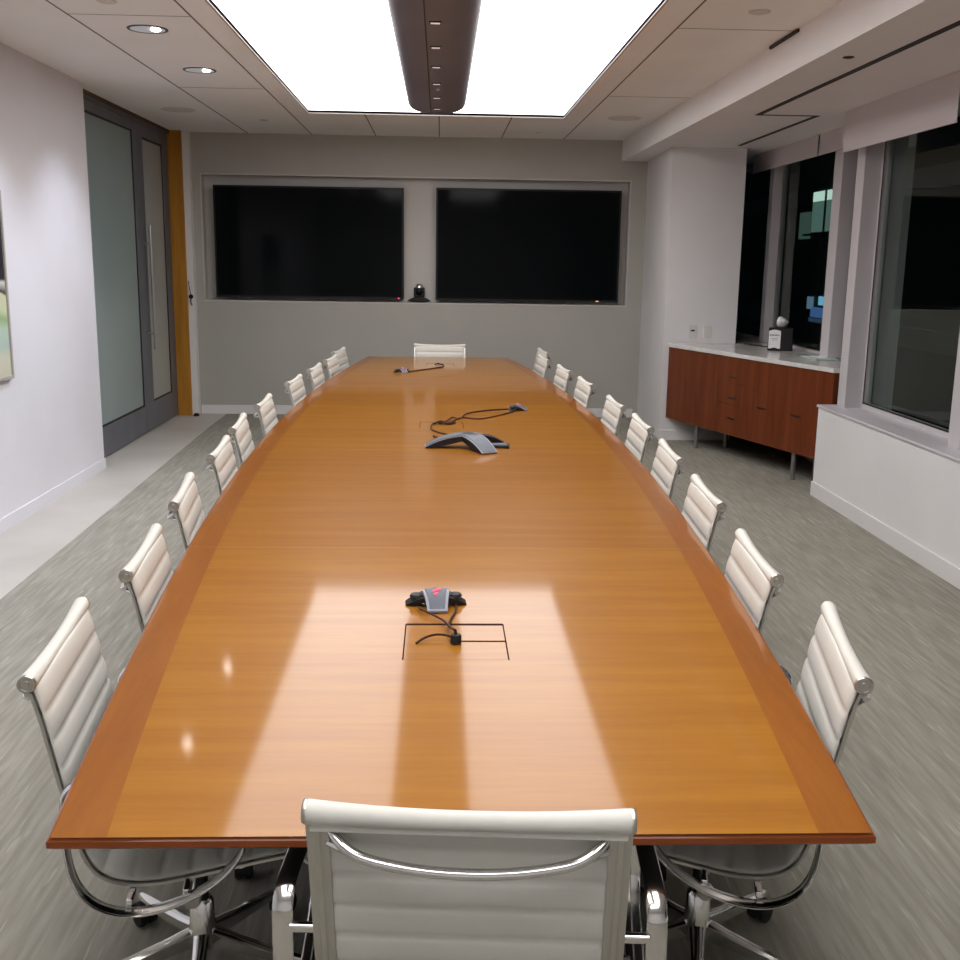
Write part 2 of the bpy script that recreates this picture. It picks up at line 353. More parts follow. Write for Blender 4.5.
# outside at night: a neighbouring building with a few lit rooms
nbld = thing('neighbouring_building', 'dark neighbouring building with a few lit rooms, seen through the bay window', 'building', (9.2, 22, -12))
m_ = MB(); m_.box(0.0, 6, -12, 16, 0, 30); m_.build('facade', facade_m, nbld)
mm = MB()
for z in range(0, 30, 3):
    mm.box(-0.06, 0.0, -12, 16, z+0.1, z+0.5)
mm.build('floor_bands', mat('dark spandrel', (0.05, 0.055, 0.06), 0.5), nbld)
for (ya, yb, za, zb, col_, st) in ((25.3, 26.5, 3.17, 3.40, (0.65, 0.85, 0.75), 0.85), (25.2, 26.5, 2.45, 3.17, (0.10, 0.17, 0.15), 0.75), (26.6, 27.4, 2.3, 2.95, (0.05, 0.08, 0.07), 0.8),
                                 (24.7, 25.6, 0.72, 0.93, (0.20, 0.55, 0.80), 0.75), (24.75, 26.1, 0.42, 0.66, (0.06, 0.14, 0.36), 0.7), (24.75, 26.2, 0.30, 0.40, (0.03, 0.06, 0.10), 0.7),
                                 (26.0, 26.4, 0.6, 0.9, (0.12, 0.22, 0.30), 0.7)):
    a = MB(); a.box(-0.09, -0.06, ya-22, yb-22, za+12, zb+12); a.build('lit_window', lit('lit room glow', col_, st*1.2), nbld)
a = MB(); a.box(-0.12, -0.09, 3.55, 3.62, 14.3, 15.4); a.box(-0.12, -0.09, 2.3, 5.0, 14.37, 14.42); a.build('window_bars', slot_m, nbld)

# glazed door wall at the left
dr = thing('door_1', 'grey framed glass door with a long vertical pull bar', 'door', (XD, 9.97, 0), kind='structure')
f = MB()
ZH = 2.835
f.box(-0.05, 0.0, 0.085, 1.29, 0.01, 0.27); f.box(-0.05, 0.0, 0.085, 1.29, 2.725, ZH)
f.box(-0.05, 0.0, 0.085, 0.36, 0.27, 2.725); f.box(-0.05, 0.0, 1.07, 1.29, 0.27, 2.725)
f.build('door_leaf', doorframe_m, dr, bevel=0.003)
p = MB(); p.box(-0.035, -0.012, 0.36, 1.07, 0.27, 2.725); p.build('glass_pane', frost2_m, dr)
gk = MB(); gk.box(-0.012, -0.004, 0.36, 1.07, 0.27, 0.285); gk.box(-0.012, -0.004, 1.055, 1.07, 0.27, 2.725); gk.box(-0.012, -0.004, 0.36, 1.07, 2.705, 2.725); gk.build('gasket', slot_m, dr)
hd = MB(); hd.tube([(0.06, 0.27, 0.78), (0.06, 0.27, 1.93)], 0.013, 10)
for z in (0.93, 1.76): hd.tube([(0.0, 0.27, z), (0.06, 0.27, z)], 0.009, 8)
hd.build('door_handle', satin_m, dr, smooth=True)
sd = thing('window_8', 'tall frosted glass sidelight left of the door', 'window', (XD, 8.34, 0), kind='structure')
f = MB()
f.box(-0.05, 0.0, 0, 1.712, 0.01, 0.26); f.box(-0.05, 0.0, 0, 1.712, 2.75, ZH); f.box(-0.05, 0.0, 0, 0.06, 0.26, 2.75); f.box(-0.05, 0.0, 1.67, 1.712, 0.26, 2.75)
f.build('window_frame', doorframe_m, sd, bevel=0.003)
p = MB(); p.box(-0.035, -0.012, 0.06, 1.67, 0.26, 2.75); p.build('pane', frost_m, sd)
gk = MB(); gk.box(-0.012, -0.004, 0.06, 1.67, 0.26, 0.275); gk.box(-0.012, -0.004, 1.655, 1.67, 0.26, 2.75); gk.box(-0.012, -0.004, 0.06, 1.67, 2.735, 2.75); gk.build('gasket', slot_m, sd)
hh = MB(); hh.box(XD-0.06, XD+0.01, 8.34, 11.26, ZH, 2.865); struct('trim_5', hh, doorframe_m, 'grey head rail above the glass door')
hh = MB(); hh.box(XD-0.06, XD+0.03, 8.34, 11.26, 2.865, HC); struct('trim_6', hh, jambdark_m, 'brown wood strip above the door head')
jb = MB(); jb.box(XD-0.06, -2.62, 11.26, 11.34, 0, HC); struct('trim_7', jb, jamb_m, 'golden oak jamb at the far side of the glass door', bevel=0.003)

# ------------------------------------------------------------------ luminous panel and the bronze beam under it
lp = MB(); lp.box(PX0, PX1, PY0, PY1, HC+0.02, HC+0.035)
tag(lp.build('ceiling_light_panel', panel_m), 'large glowing white luminous panel in the middle of the ceiling', 'ceiling light')

def make_beam():
    root = thing('ceiling_beam', 'long dark bronze rounded beam hanging under the luminous ceiling panel', 'ceiling beam', (-0.035, 4.6, HC+0.018))
    m = MB(); n = 20; ya, yb = -4.1, 4.15
    sec = []
    for k in range(n+1):
        a = PI*k/n; sec.append((-0.225*math.cos(a), -0.145*(math.sin(a)**0.42) if 0 < k < n else 0.0))
    stations = [(ya, 1, 1)]+[(yb-0.16+0.16*t, 0.78+0.22*(1-t**2.5)**0.5, 1-0.08*t**3) for t in (0, .2, .4, .6, .75, .88, .96, 1)]
    vs = []; fs = []
    for (y, sx, sz) in stations:
        for (x, z) in sec: vs.append((x*sx, y, z*sz))
    q = n+1
    for i in range(len(stations)-1):
        for k in range(n): fs.append((i*q+k, i*q+k+1, (i+1)*q+k+1, (i+1)*q+k))
        fs.append((i*q+n, i*q, (i+1)*q, (i+1)*q+n))
    fs.append(tuple(range(q))); fs.append(tuple((len(stations)-1)*q+k for k in range(q)))
    m.add(vs, fs); m.build('beam_shell', bronze_m, root, smooth=True)
    sm = MB(); sm.box(-0.049, -0.043, ya, yb-0.12, -0.1475, -0.1405)
    sm.build('seam', mat('dark seam', (0.02, 0.015, 0.016), 0.6), root)
    for y in (4.11, 4.71, 5.31, 5.91, 6.50, 7.11, 7.71, 8.26, 3.5, 2.9, 2.3, 1.7, 1.1):
        b = MB(); b.box(-0.026, 0.032, y-4.5-0.022, y-4.5+0.022, -0.1495, -0.138)
        o = b.build('slot_housing', slot_m, root)
        b = MB(); b.box(-0.020, 0.026, y-4.5-0.013, y-4.5+0.013, -0.1515, -0.1494); b.build('slot_lamp', slit_m, o)
    b = MB(); b.lathe([(0.012, 0), (0.012, -0.012), (0.006, -0.018)], (0.01, 7.40-4.6, -0.143), n=12); b.build('sprinkler', satin_m, root, smooth=True)
make_beam()

# ------------------------------------------------------------------ recessed downlights
reflector_m = mat('reflector metal with painted glow', (0.75, 0.74, 0.78), 0.3, metal=0.6, emit=(0.9, 0.92, 1.0), estr=0.18)  # weak emission stands in for lamp light caught by the metal
ring_m = mat('dark ring', (0.05, 0.045, 0.05), 0.4)
def downlight(x, y, label):
    root = thing('downlight', label, 'ceiling light', (x, y, HC), group='recessed downlights beside the luminous panel')
    R = 0.105
    m = MB(); n = 32; vs = []; fs = []
    prof = [(R+0.006, 0.0), (R+0.006, -0.004), (R-0.006, -0.005), (R-0.012, 0.001)]
    for (r, h) in prof:
        for k in range(n): vs.append((r*math.cos(2*PI*k/n), r*math.sin(2*PI*k/n), h))
    for i in range(3):
        for k in range(n): fs.append((i*n+k, i*n+(k+1) % n, (i+1)*n+(k+1) % n, (i+1)*n+k))
    m.add(vs, fs); m.build('trim_ring', ring_m, root, smooth=True)
    # shallow reflector cone with its own faint glow, seen under the ceiling plane
    m = MB(); m.lathe([(R-0.010, -0.0035), (R-0.02, -0.002), (0.001, -0.001)], n=n)
    m.build('reflector', reflector_m, root, smooth=True)
    m = MB(); m.lathe([(0.026, 0.0), (0.026, -0.006), (0.020, -0.010), (0.002, -0.011)], (0.045, 0.0, 0), n=20); m.build('lamp', lamp_m, root, smooth=True)
    ld = bpy.data.lights.new('downlight_beam', 'SPOT'); ld.energy = DOWNLIGHT_W; ld.spot_size = math.radians(84); ld.spot_blend = 0.9
    ld.shadow_soft_size = 0.05; ld.color = (0.80, 0.85, 1.0)
    lo_ = bpy.data.objects.new('light', ld); COL.objects.link(lo_); lo_.parent = root; lo_.location = (0, 0, -0.03); lo_.rotation_euler = (0, math.radians(24), 0)
for (x, y, l) in ((-1.642, 6.37, 'lit recessed downlight in the left ceiling, nearer to the camera'), (-1.642, 7.68, 'lit recessed downlight in the left ceiling, nearer to the end wall'),
                  (-1.642, 5.06, 'lit recessed downlight in the left ceiling above the picture'), (-1.642, 3.75, 'lit recessed downlight in the left ceiling before the picture'),
                  (-1.642, 2.44, 'lit recessed downlight in the left ceiling over the near chairs')):
    downlight(x, y, l)
def ceiling_disc(name, x, y, r, m, label, z=HC):
    root = MB(); root.lathe([(r, 0.0), (r, -0.004), (r-0.01, -0.007), (0.001, -0.006)], (0, 0, 0), n=28)
    o = root.build(name, m, smooth=True, loc=(x, y, z)); tag(o, label, 'ceiling speaker' if 'speaker' in name else 'sprinkler'); return o
ceiling_disc('ceiling_speaker', -2.27, 9.7, 0.145, disc_m, 'round off-white ceiling speaker above the glass door')
ceiling_disc('ceiling_speaker', 1.60, 9.67, 0.145, disc_m, 'round off-white ceiling speaker near the soffit and end wall')
ceiling_disc('ceiling_speaker', -1.67, 5.72, 0.05, disc_m, 'small round disc in the upper left corner of the ceiling')
ceiling_disc('sprinkler_cover', 1.585, 5.61, 0.055, disc_m, 'small round sprinkler cover in the right ceiling')
ceiling_disc('sprinkler_cover', -1.63, 10.3, 0.04, disc_m, 'small round sprinkler cover near the end wall, left of the panel')
ceiling_disc('sprinkler_cover', 0.95, 10.85, 0.025, plate_m, 'tiny bright sprinkler cover near the end wall, right of the panel')
ceiling_disc('sprinkler_cover', 2.05, 5.6, 0.028, slot_m, 'small black sprinkler under the soffit', z=HS)
def slot(x0, x1, y0, y1, label, z=HS):
    m = MB(); m.box(x0, x1, y0, y1, z-0.004, z+0.004); tag(m.build('air_slot', slot_m), label, 'air vent')
m = MB(); m.box(2.205, 2.245, -1.0, 7.76, HS-0.003, HS+0.001); m.box(2.245, 2.66, 7.73, 7.76, HS-0.003, HS+0.001); m.box(2.625, 2.66, 7.76, 9.72, HS-0.003, HS+0.001)
tag(m.build('air_slot', slot_m), 'long thin black zigzag slot in the underside of the window soffit', 'air vent')
m = MB(); m.box(1.892, 1.906, 5.96, 6.45, HC-0.018, HC-0.002); tag(m.build('air_slot', slot_m), 'short dark slot where the ceiling meets the soffit', 'air vent')

# ------------------------------------------------------------------ roller blinds
def blind(x, y0, y1, zb, label):
    root = thing('roller_blind', label, 'blind', (x, (y0+y1)/2, HS), group='raised white roller blinds')
    h = (y1-y0)/2
    m = MB(); m.box(-0.002, 0.002, -h, h, zb-HS+0.012, -0.001); m.build('fabric', blind_m, root)
    m = MB(); m.box(-0.006, 0.006, -h, h, zb-HS, zb-HS+0.014); m.build('hem_bar', blind_m, root, bevel=0.002)
    m = MB(); m.tube([(0.05, -h, -0.035), (0.05, h, -0.035)], 0.03, 12); m.build('roller', blind_m, root, smooth=True)
blind(2.76, 5.86, 7.50, 2.412, 'raised white roller blind over the nearer window, the lowest hanging')
blind(2.76, 4.12, 5.80, 2.412, 'raised white roller blind cut off by the right edge of the photo')
blind(3.03, 7.62, 8.76, 2.515, 'raised white roller blind at the near end of the dark bay')
blind(3.03, 8.80, 10.6, 2.515, 'raised white roller blind at the far end of the dark bay')

# ------------------------------------------------------------------ screens and conference camera
def screen(x0, x1, z0, z1, led, label):
    root = thing('wall_screen', label, 'screen', ((x0+x1)/2, YB+0.03, z0), group='pair of wall screens')
    w2 = (x1-x0)/2; h = z1-z0
    m = MB(); m.box(-w2, w2, -0.045, 0.055, 0, h); m.build('screen_housing', black_m, root, bevel=0.004)
    m = MB(); m.box(-w2+0.02, w2-0.02, -0.048, -0.0445, 0.025, h-0.02); m.build('display', screen_m, root)
    m = MB(); m.box(w2-0.06, w2-0.045, -0.051, -0.045, 0.006, 0.018) if led is red_led else m.box(w2-0.235, w2-0.205, -0.051, -0.045, 0.006, 0.016)
    m.build('indicator_light', led, root)
    m = MB(); m.box(-0.3, 0.3, 0.055, 0.10, 0.25, h-0.25); m.build('wall_bracket', blackmatte_m, root)
screen(-2.345, -0.385, 1.235, 2.375, red_led, 'large black switched-off wall screen left of the conference camera')
screen(-0.048, 1.888, 1.232, 2.385, orange_led, 'large black switched-off wall screen right of the conference camera')
cc = thing('conference_camera', 'small black conference camera on the ledge between the two screens', 'camera', (-0.222, YB+0.03, NZ0+0.028))
m = MB(); m.prism([(-0.13, 0), (0.13, 0), (0.10, 0.022), (0.055, 0.04), (-0.055, 0.04), (-0.10, 0.022)], -0.028, 0.06, T=Matrix(((1, 0, 0, 0), (0, 0, 1, 0), (0, 1, 0, 0), (0, 0, 0, 1)))); m.build('base', black_m, cc, bevel=0.004)
m = MB(); m.box(-0.058, 0.058, -0.02, 0.05, 0.04, 0.145); m.build('camera_body', black_m, cc, bevel=0.012)
m = MB(); m.lathe([(0.03, 0.02), (0.036, 0), (0.03, -0.02), (0.012, -0.028)], (0, -0.02, 0.095), axis='y', n=20); m.build('lens', screen_m, cc, smooth=True)
m = MB(); m.lathe([(0.04, -0.005), (0.036, 0.02), (0.022, 0.035), (0.002, 0.04)], (0, 0.01, 0.145), n=20); m.build('top_dome', satin_m, cc, smooth=True)

# small things at the left end wall
hk = thing('wall_hook', 'small black hook with a thin stem on the white strip beside the oak jamb', 'hook', (-2.585, 11.285, 1.20))
m = MB(); m.lathe([(0.022, 0.0), (0.024, -0.012), (0.012, -0.02)], (0, 0, 0.04), axis='y', n=14); m.build('hook_plate', black_m, hk, smooth=True)
m = MB(); m.tube([(0, -0.01, 0.05), (-0.01, -0.025, 0.12), (-0.02, -0.012, 0.20)], 0.004, 6); m.tube([(0, -0.01, 0.03), (0.0, -0.03, -0.02), (0.01, -0.02, -0.05)], 0.006, 6); m.build('stem', black_m, hk, smooth=True)
ds = MB(); ds.lathe([(0.03, 0.0), (0.03, 0.018), (0.02, 0.03), (0.002, 0.032)], (0, 0, 0), n=16)
tag(ds.build('door_stop', black_m, smooth=True, loc=(-2.56, 11.2, 0)), 'small black door stop on the floor at the foot of the oak jamb', 'door stop')

# ------------------------------------------------------------------ picture on the left wall
pc = thing('framed_picture', 'framed picture on the left wall, dark above and pale green below', 'picture', (XL, 5.80, 0.90))
m = MB(); m.box(0.0, 0.03, -0.82, -0.80, 0, 1.12); m.box(0, 0.03, 0.80, 0.82, 0, 1.12); m.box(0, 0.03, -0.8, 0.8, 0, 0.02); m.box(0, 0.03, -0.8, 0.8, 1.10, 1.12)
m.build('picture_frame', mat('thin pale picture frame', (0.38, 0.36, 0.32), 0.4), pc, bevel=0.002)
am = mat('picture surface', (0.5, 0.5, 0.4), 0.3)
nt = am.node_tree; N = nt.nodes; L = nt.links
tc = N.new('ShaderNodeTexCoord'); sp = N.new('ShaderNodeSeparateXYZ'); nz = N.new('ShaderNodeTexNoise'); nz.inputs['Scale'].default_value = 4
ad = N.new('ShaderNodeMath'); ad.operation = 'MULTIPLY_ADD'; ad.inputs[1].default_value = 0.09; rp = N.new('ShaderNodeValToRGB')
L.new(tc.outputs['Object'], sp.inputs[0]); L.new(tc.outputs['Object'], nz.inputs['Vector']); L.new(nz.outputs[0], ad.inputs[0]); L.new(sp.outputs['Z'], ad.inputs[2]); L.new(ad.outputs[0], rp.inputs[0])
els = [(0.0, (0.55, 0.52, 0.40)), (0.17, (0.62, 0.62, 0.50)), (0.24, (0.42, 0.55, 0.50)), (0.36, (0.48, 0.60, 0.50)), (0.42, (0.28, 0.42, 0.18)), (0.47, (0.60, 0.66, 0.45)), (0.55, (0.62, 0.62, 0.42)), (0.565, (0.03, 0.03, 0.03)), (0.62, (0.65, 0.65, 0.6)), (0.64, (0.02, 0.02, 0.03)), (1.0, (0.01, 0.01, 0.02))]
cr = rp.color_ramp; cr.elements[0].position = 0; cr.elements[0].color = (*els[0][1], 1); cr.elements[1].position = 1; cr.elements[1].color = (*els[-1][1], 1)
for p_, c_ in els[1:-1]: e_ = cr.elements.new(p_); e_.color = (*c_, 1)
L.new(rp.outputs[0], N['Principled BSDF'].inputs['Base Color'])
m = MB(); m.box(0.004, 0.02, -0.8, 0.8, 0.02, 1.10); m.build('picture_surface', am, pc)

# ------------------------------------------------------------------ conference table
TY0, TY1, TZ = 1.562, 10.17, 0.74
def tc_(y): return 0.050-0.007*(y-1.56)
def th(y): return 0.935-0.262*((y-5.88)/4.31)**2 if True else 0
tb = thing('conference_table', 'long boat-shaped honey veneer conference table with a reddish border', 'table', (0.03, 5.87, 0))
ox, oy = 0.03, 5.87
NS = 60; BAND = 0.088
leafs = [TY0, 3.31, 5.03, 6.75, 8.45, TY1]
ys = sorted(set([TY0+(TY1-TY0)*k/NS for k in range(NS+1)]+leafs))
def leaf(y):
    for i in range(5):
        if y < leafs[i+1]: return i
    return 4
m = MB(); cols = []
for y in ys:
    c0, h = tc_(y), th(y)-0.008
    cols.append([(c0-h-ox, y-oy, TZ), (c0-h+BAND-ox, y-oy, TZ), (c0+h-BAND-ox, y-oy, TZ), (c0+h-ox, y-oy, TZ)])
vs = [p for c_ in cols for p in c_]
for i in range(len(ys)-1):
    for k in range(3):
        lf = leaf((ys[i]+ys[i+1])/2)
        m.f.append((i*4+k, i*4+k+1, i*4+k+5, i*4+k+4)); m.mi.append(2 if k != 1 else (0 if lf % 2 == 0 else 1))
m.v = vs
m.build('table_top', [table_m, table_m2, band_m], tb)
# solid edge: swept bullnose around outline
outl = [(tc_(y)+th(y), y) for y in ys]+[(tc_(y)-th(y), y) for y in reversed(ys)]
def inset(d):
    o_ = [(tc_(y)+th(y)-d, min(max(y, TY0+d), TY1-d)) for y in ys]+[(tc_(y)-th(y)+d, min(max(y, TY0+d), TY1-d)) for y in reversed(ys)]
    return o_
prof = [(0.0085, TZ-0.0002), (0.0055, TZ-0.001), (0.0035, TZ-0.003), (0.003, TZ-0.0055), (0.0, TZ-0.008), (0.0, TZ-0.019), (0.008, TZ-0.025), (0.02, TZ-0.030), (0.05, TZ-0.034)]
m = MB(); n = len(outl)
for (d, z) in prof:
    m.v += [(x-ox, y-oy, z) for x, y in inset(d)]
for i in range(len(prof)-1):
    for k in range(n):
        m.f.append((i*n+k, i*n+(k+1) % n, (i+1)*n+(k+1) % n, (i+1)*n+k)); m.mi.append(0 if i < 6 else 1)
m.f.append(tuple((len(prof)-1)*n+k for k in range(n))); m.mi.append(1)
m.build('table_edge', [edge_m, blackmatte_m], tb, smooth=True)
joint_line_m = mat('pale joint line', (0.44, 0.21, 0.05), 0.4, coat=0.5)
for y in leafs[1:-1]:
    m = MB(); h = th(y)-0.01; m.box(tc_(y)-h-ox, tc_(y)+h-ox, y-oy-0.0008, y-oy+0.0008, TZ-0.0005, TZ+0.0003); m.build('leaf_joint', joint_line_m, tb)
for (ya, yb) in ((2.55, 3.7), (4.4, 5.6), (6.3, 7.5), (8.2, 9.35)):
    m = MB(); m.box(-0.15-ox, 0.21-ox, ya-oy, yb-oy, 0.0, TZ-0.036); m.build('pedestal', blackmatte_m, tb, bevel=0.006)
# flush cable hatches
groove_m = mat('dark hatch groove', (0.035, 0.008, 0.004), 0.8, spec=0.05)
def hatch(x0, x1, y0, y1, full=True):
    h_ = bpy.data.objects.new('cable_hatch', None)
    m = MB(); z0, z1 = TZ-0.0005, TZ+0.0008
    g_ = 0.0032
    if full:
        m.box(x0, x1, y1-g_*1.8, y1+g_*1.8, z0, z1); m.box(x0-g_/2, x0+g_/2, y0, y1, z0, z1); m.box(x1-g_/2, x1+g_/2, y0, y1, z0, z1)
        m.box((x0+x1)/2, x1, (y0+y1)/2-g_*1.3, (y0+y1)/2+g_*1.3, z0, z1)
    else:
        m.box(x0-g_/2, x0+g_/2, y0, y1, z0, z1); m.box(x1-g_/2, x1+g_/2, y0, y1, z0, z1); m.box(x0, x1, y1-0.001, y1+0.001, z0, z1)
    m.v = [(a-ox, b-oy, c) for a, b, c in m.v]
    o = m.build('cable_hatch', groove_m, tb)
    if full:
        q = MB(); q.box(x0+g_-ox, x1-g_-ox, y0-oy, (y0+y1)/2-g_-oy, TZ+0.0001, TZ+0.0003); q.build('hatch_lid', table_m, o)
hatch(-0.081, 0.166, 2.33, 2.575)
hatch(-0.108, 0.134, 5.80, 6.02, False)
hatch(-0.115, 0.125, 9.30, 9.52, False)

# ------------------------------------------------------------------ chair
prof_yz = [(-0.268, 0.838), (-0.252, 0.78), (-0.236, 0.70), (-0.218, 0.61), (-0.200, 0.53), (-0.186, 0.475), (-0.160, 0.435), (-0.115, 0.415), (-0.05, 0.412), (0.03, 0.424), (0.12, 0.440), (0.195, 0.452), (0.235, 0.450), (0.252, 0.432)]
path = [Vector((0, p[0], p[1])) for p in catmull([(0, a, b)for a, b in prof_yz] and [(a, b, 0) for a, b in prof_yz], 16)]
path = [Vector((0, q.y, q.z)) for q in [Vector((0, p[0], p[1])) for p in [(v.x, v.y) for v in catmull([(a, b, 0) for a, b in prof_yz], 16)]]]
# resample evenly
def resample(P, step):
    out = [P[0].copy()]; acc = 0.0
    for a, b in zip(P[:-1], P[1:]):
        d = (b-a).length; pos = 0.0
        while acc+(d-pos) >= step:
            pos += step-acc; acc = 0.0; out.append(a+(b-a)*(pos/d))
        acc += d-pos
    return out
RIB = 0.060; STEP = RIB/8
sp_ = resample(path, STEP)
def frame_at(P, i):
    t = (P[min(i+1, len(P)-1)]-P[max(i-1, 0)]).normalized()
    n_ = Vector((0, -t.z, t.y))   # rotate tangent: points to the sitter's side (front/up)
    if n_.y < 0 and n_.z < 0: n_ = -n_
    return t, n_
def sling(P, i0, i1):
    m = MB(); xs = [-0.238, -0.232, -0.205, -0.1, 0.0, 0.1, 0.205, 0.232, 0.238]; ks = [0.15, 0.7, 1, 1, 1, 1, 1, 0.7, 0.15]
    rows = []
    for i in range(i0, i1+1):
        t, n_ = frame_at(P, i); ph = (i % 8)/8
        bump = math.sin(PI*ph)**0.4 if ph > 0 else 0.0
        rows.append((P[i], n_, bump))
    nx = len(xs)
    for side in (1, -1):
        for (p, n_, bp) in rows:
            for x, k in zip(xs, ks):
                th_ = (0.004+(0.0062 if side == 1 else 0.0045)*bp)*k
                m.v.append(tuple(p+n_*side*th_+Vector((x, 0, 0))))
    nr = len(rows); off = nr*nx
    for i in range(nr-1):
        for k in range(nx-1):
            a = i*nx+k; m.f.append((a, a+1, a+nx+1, a+nx)); m.f.append((off+a, off+a+nx, off+a+nx+1, off+a+1))
        for k in (0, nx-1):
            a = i*nx+k; m.f.append((a, a+nx, off+a+nx, off+a))
    for i in (0, nr-1):
        for k in range(nx-1): a = i*nx+k; m.f.append((a, a+1, off+a+1, off+a))
    m.mi = [0]*len(m.f)
    return m
NSP = len(sp_)
split = min(range(NSP), key=lambda i: (sp_[i]-Vector((0, -0.165, 0.438))).length)

def make_chair():
    root = thing('office_chair', '', 'chair')
    bk = sling(sp_, 0, split)
    # rolled top
    pts = []; rad = []
    for k in range(25):
        x = -0.241+0.482*k/24; u = abs(x)/0.241
        pts.append((x, -0.277, 0.844-0.008*(1-u**2.2))); rad.append(0.0150+0.0035*u**2)
    bk.tube(pts, rad, 16)
    # leather flap running from the roll onto the back
    bk.box(-0.236, 0.236, -0.284, -0.268, 0.815, 0.834)
    bo = bk.build('backrest', leather_m, root, smooth=True)
    bo.data.set_sharp_from_angle(angle=math.radians(75))
    for sx in (-1, 1):
        m = MB(); m.lathe([(0.0185, 0.0), (0.019, sx*0.003), (0.017, sx*0.007), (0.0125, sx*0.007), (0.012, sx*0.0045), (0.007, sx*0.0045), (0.006, sx*0.008), (0.001, sx*0.008)], (sx*0.240, -0.277, 0.844), axis='x', n=20)
        m.build('end_cap', satin_m, bo, smooth=True)
    st = sling(sp_, split, NSP-1)
    e_ = sp_[-1]; st.tube([(-0.236, e_.y, e_.z), (0.236, e_.y, e_.z)], 0.014, 12)
    so = st.build('seat', leather_m, root, smooth=True); so.data.set_sharp_from_angle(angle=math.radians(75))
    # side frames
    P2 = path[4::4]
    for sx in (-1, 1):
        m = MB(); sec = [(-0.017, -0.004), (-0.017, -0.010), (-0.007, -0.011), (-0.004, -0.014), (0.004, -0.014), (0.007, -0.011), (0.017, -0.010), (0.017, -0.004)]
        rings = []
        for i, p in enumerate(P2):
            t, n_ = frame_at(P2, i)
            for (a, b) in sec: m.v.append(tuple(p+Vector((sx*0.228+a, 0, 0))+n_*b))
        q = len(sec)
        for i in range(len(P2)-1):
            for k in range(q): k2 = (k+1) % q; m.f.append((i*q+k, i*q+k2, (i+1)*q+k2, (i+1)*q+k)); m.mi.append(0)
        m.f.append(tuple(range(q))); m.f.append(tuple((len(P2)-1)*q+k for k in range(q))); m.mi += [0, 0]
        m.build('side_frame', satin_m, root, smooth=True)
    # curved rear spreader bar
    cp = catmull([(-0.212, -0.270, 0.818), (-0.192, -0.288, 0.802), (-0.155, -0.302, 0.785), (-0.08, -0.312, 0.775), (0, -0.315, 0.772), (0.08, -0.312, 0.775), (0.155, -0.302, 0.785), (0.192, -0.288, 0.802), (0.212, -0.270, 0.818)], 6)
    rs = [0.0035+0.0055*min(1, 2.2*math.sin(PI*k/(len(cp)-1))) for k in range(len(cp))]
    m = MB(); m.tube(cp, rs, 10, sy=0.9)
    for sx in (-1, 1): m.tube([(sx*0.165, -0.300, 0.787), (sx*0.212, -0.262, 0.785)], 0.006, 8)
    m.build('back_spreader', chrome_m, root, smooth=True)
    for y, z in ((-0.09, 0.400), (0.11, 0.425)):
        cp = catmull([(-0.228, y, z), (-0.15, y, z-0.022), (-0.05, y*0.8, z-0.040), (0.05, y*0.8, z-0.040), (0.15, y, z-0.022), (0.228, y, z)], 4)
        m = MB(); m.tube(cp, 0.011, 8, sy=0.7); m.build('seat_spreader', chrome_m, root, smooth=True)
    # arm loops
    loop = [(-0.212, 0.615), (-0.203, 0.648), (-0.17, 0.664), (-0.06, 0.664), (0.05, 0.660), (0.095, 0.640), (0.122, 0.59), (0.126, 0.535), (0.116, 0.490), (0.075, 0.442), (0.01, 0.402), (-0.06, 0.381), (-0.125, 0.383), (-0.175, 0.412), (-0.203, 0.465), (-0.212, 0.54)]
    LP = catmull([(0, a, b) for a, b in loop], 5, closed=True)
    for sx in (-1, 1):
        m = MB(); nl = len(LP)
        sec = [(-0.0165, -0.001), (-0.0165, 0.001), (-0.012, 0.0045), (0.012, 0.0045), (0.0165, 0.001), (0.0165, -0.001), (0.012, -0.0045), (-0.012, -0.0045)]
        for i, p in enumerate(LP):
            t = (LP[(i+1) % nl]-LP[i-1]).normalized(); n_ = Vector((0, -t.z, t.y))
            for a, b in sec: m.v.append(tuple(p+Vector((sx*0.297+a, 0, 0))+n_*b))
        for i in range(nl):
            for k in range(8): k2 = (k+1) % 8; j2 = (i+1) % nl; m.f.append((i*8+k, i*8+k2, j2*8+k2, j2*8+k)); m.mi.append(0)
        ao = m.build('armrest', chrome_m, root, smooth=True)
        x0, x1 = sorted((sx*0.240, sx*0.287))
        for (ya, za, zb) in ((-0.222, 0.598, 0.618), (0.0, 0.396, 0.418), (-0.11, 0.382, 0.404)):
            b = MB(); b.box(x0, x1, ya, ya+0.014, za+0.003, zb-0.003); b.build('arm_bracket', chrome_m, ao, bevel=0.003)
    m = MB(); m.lathe([(0.016, 0.20), (0.016, 0.345)], n=16); m.build('gas_column', black_m, root, smooth=True)
    m = MB(); m.box(-0.06, 0.06, -0.10, 0.12, 0.335, 0.372); m.box(-0.035, 0.035, -0.05, 0.06, 0.30, 0.336); m.build('tilt_mechanism', black_m, root, bevel=0.008)
    m = MB(); m.lathe([(0.016, -0.085), (0.019, -0.08), (0.019, -0.064), (0.006, -0.06), (0.006, 0.06), (0.019, 0.064), (0.019, 0.08), (0.016, 0.085)], (0, -0.01, 0.255), axis='x', n=18)
    m.box(-0.012, 0.012, -0.022, 0.002, 0.262, 0.31); m.build('tilt_knob', satin_m, root, smooth=True)
    m = MB(); m.lathe([(0.020, 0.215), (0.027, 0.205), (0.029, 0.15), (0.034, 0.135), (0.034, 0.095), (0.024, 0.085)], n=24); m.build('hub', chrome_m, root, smooth=True)
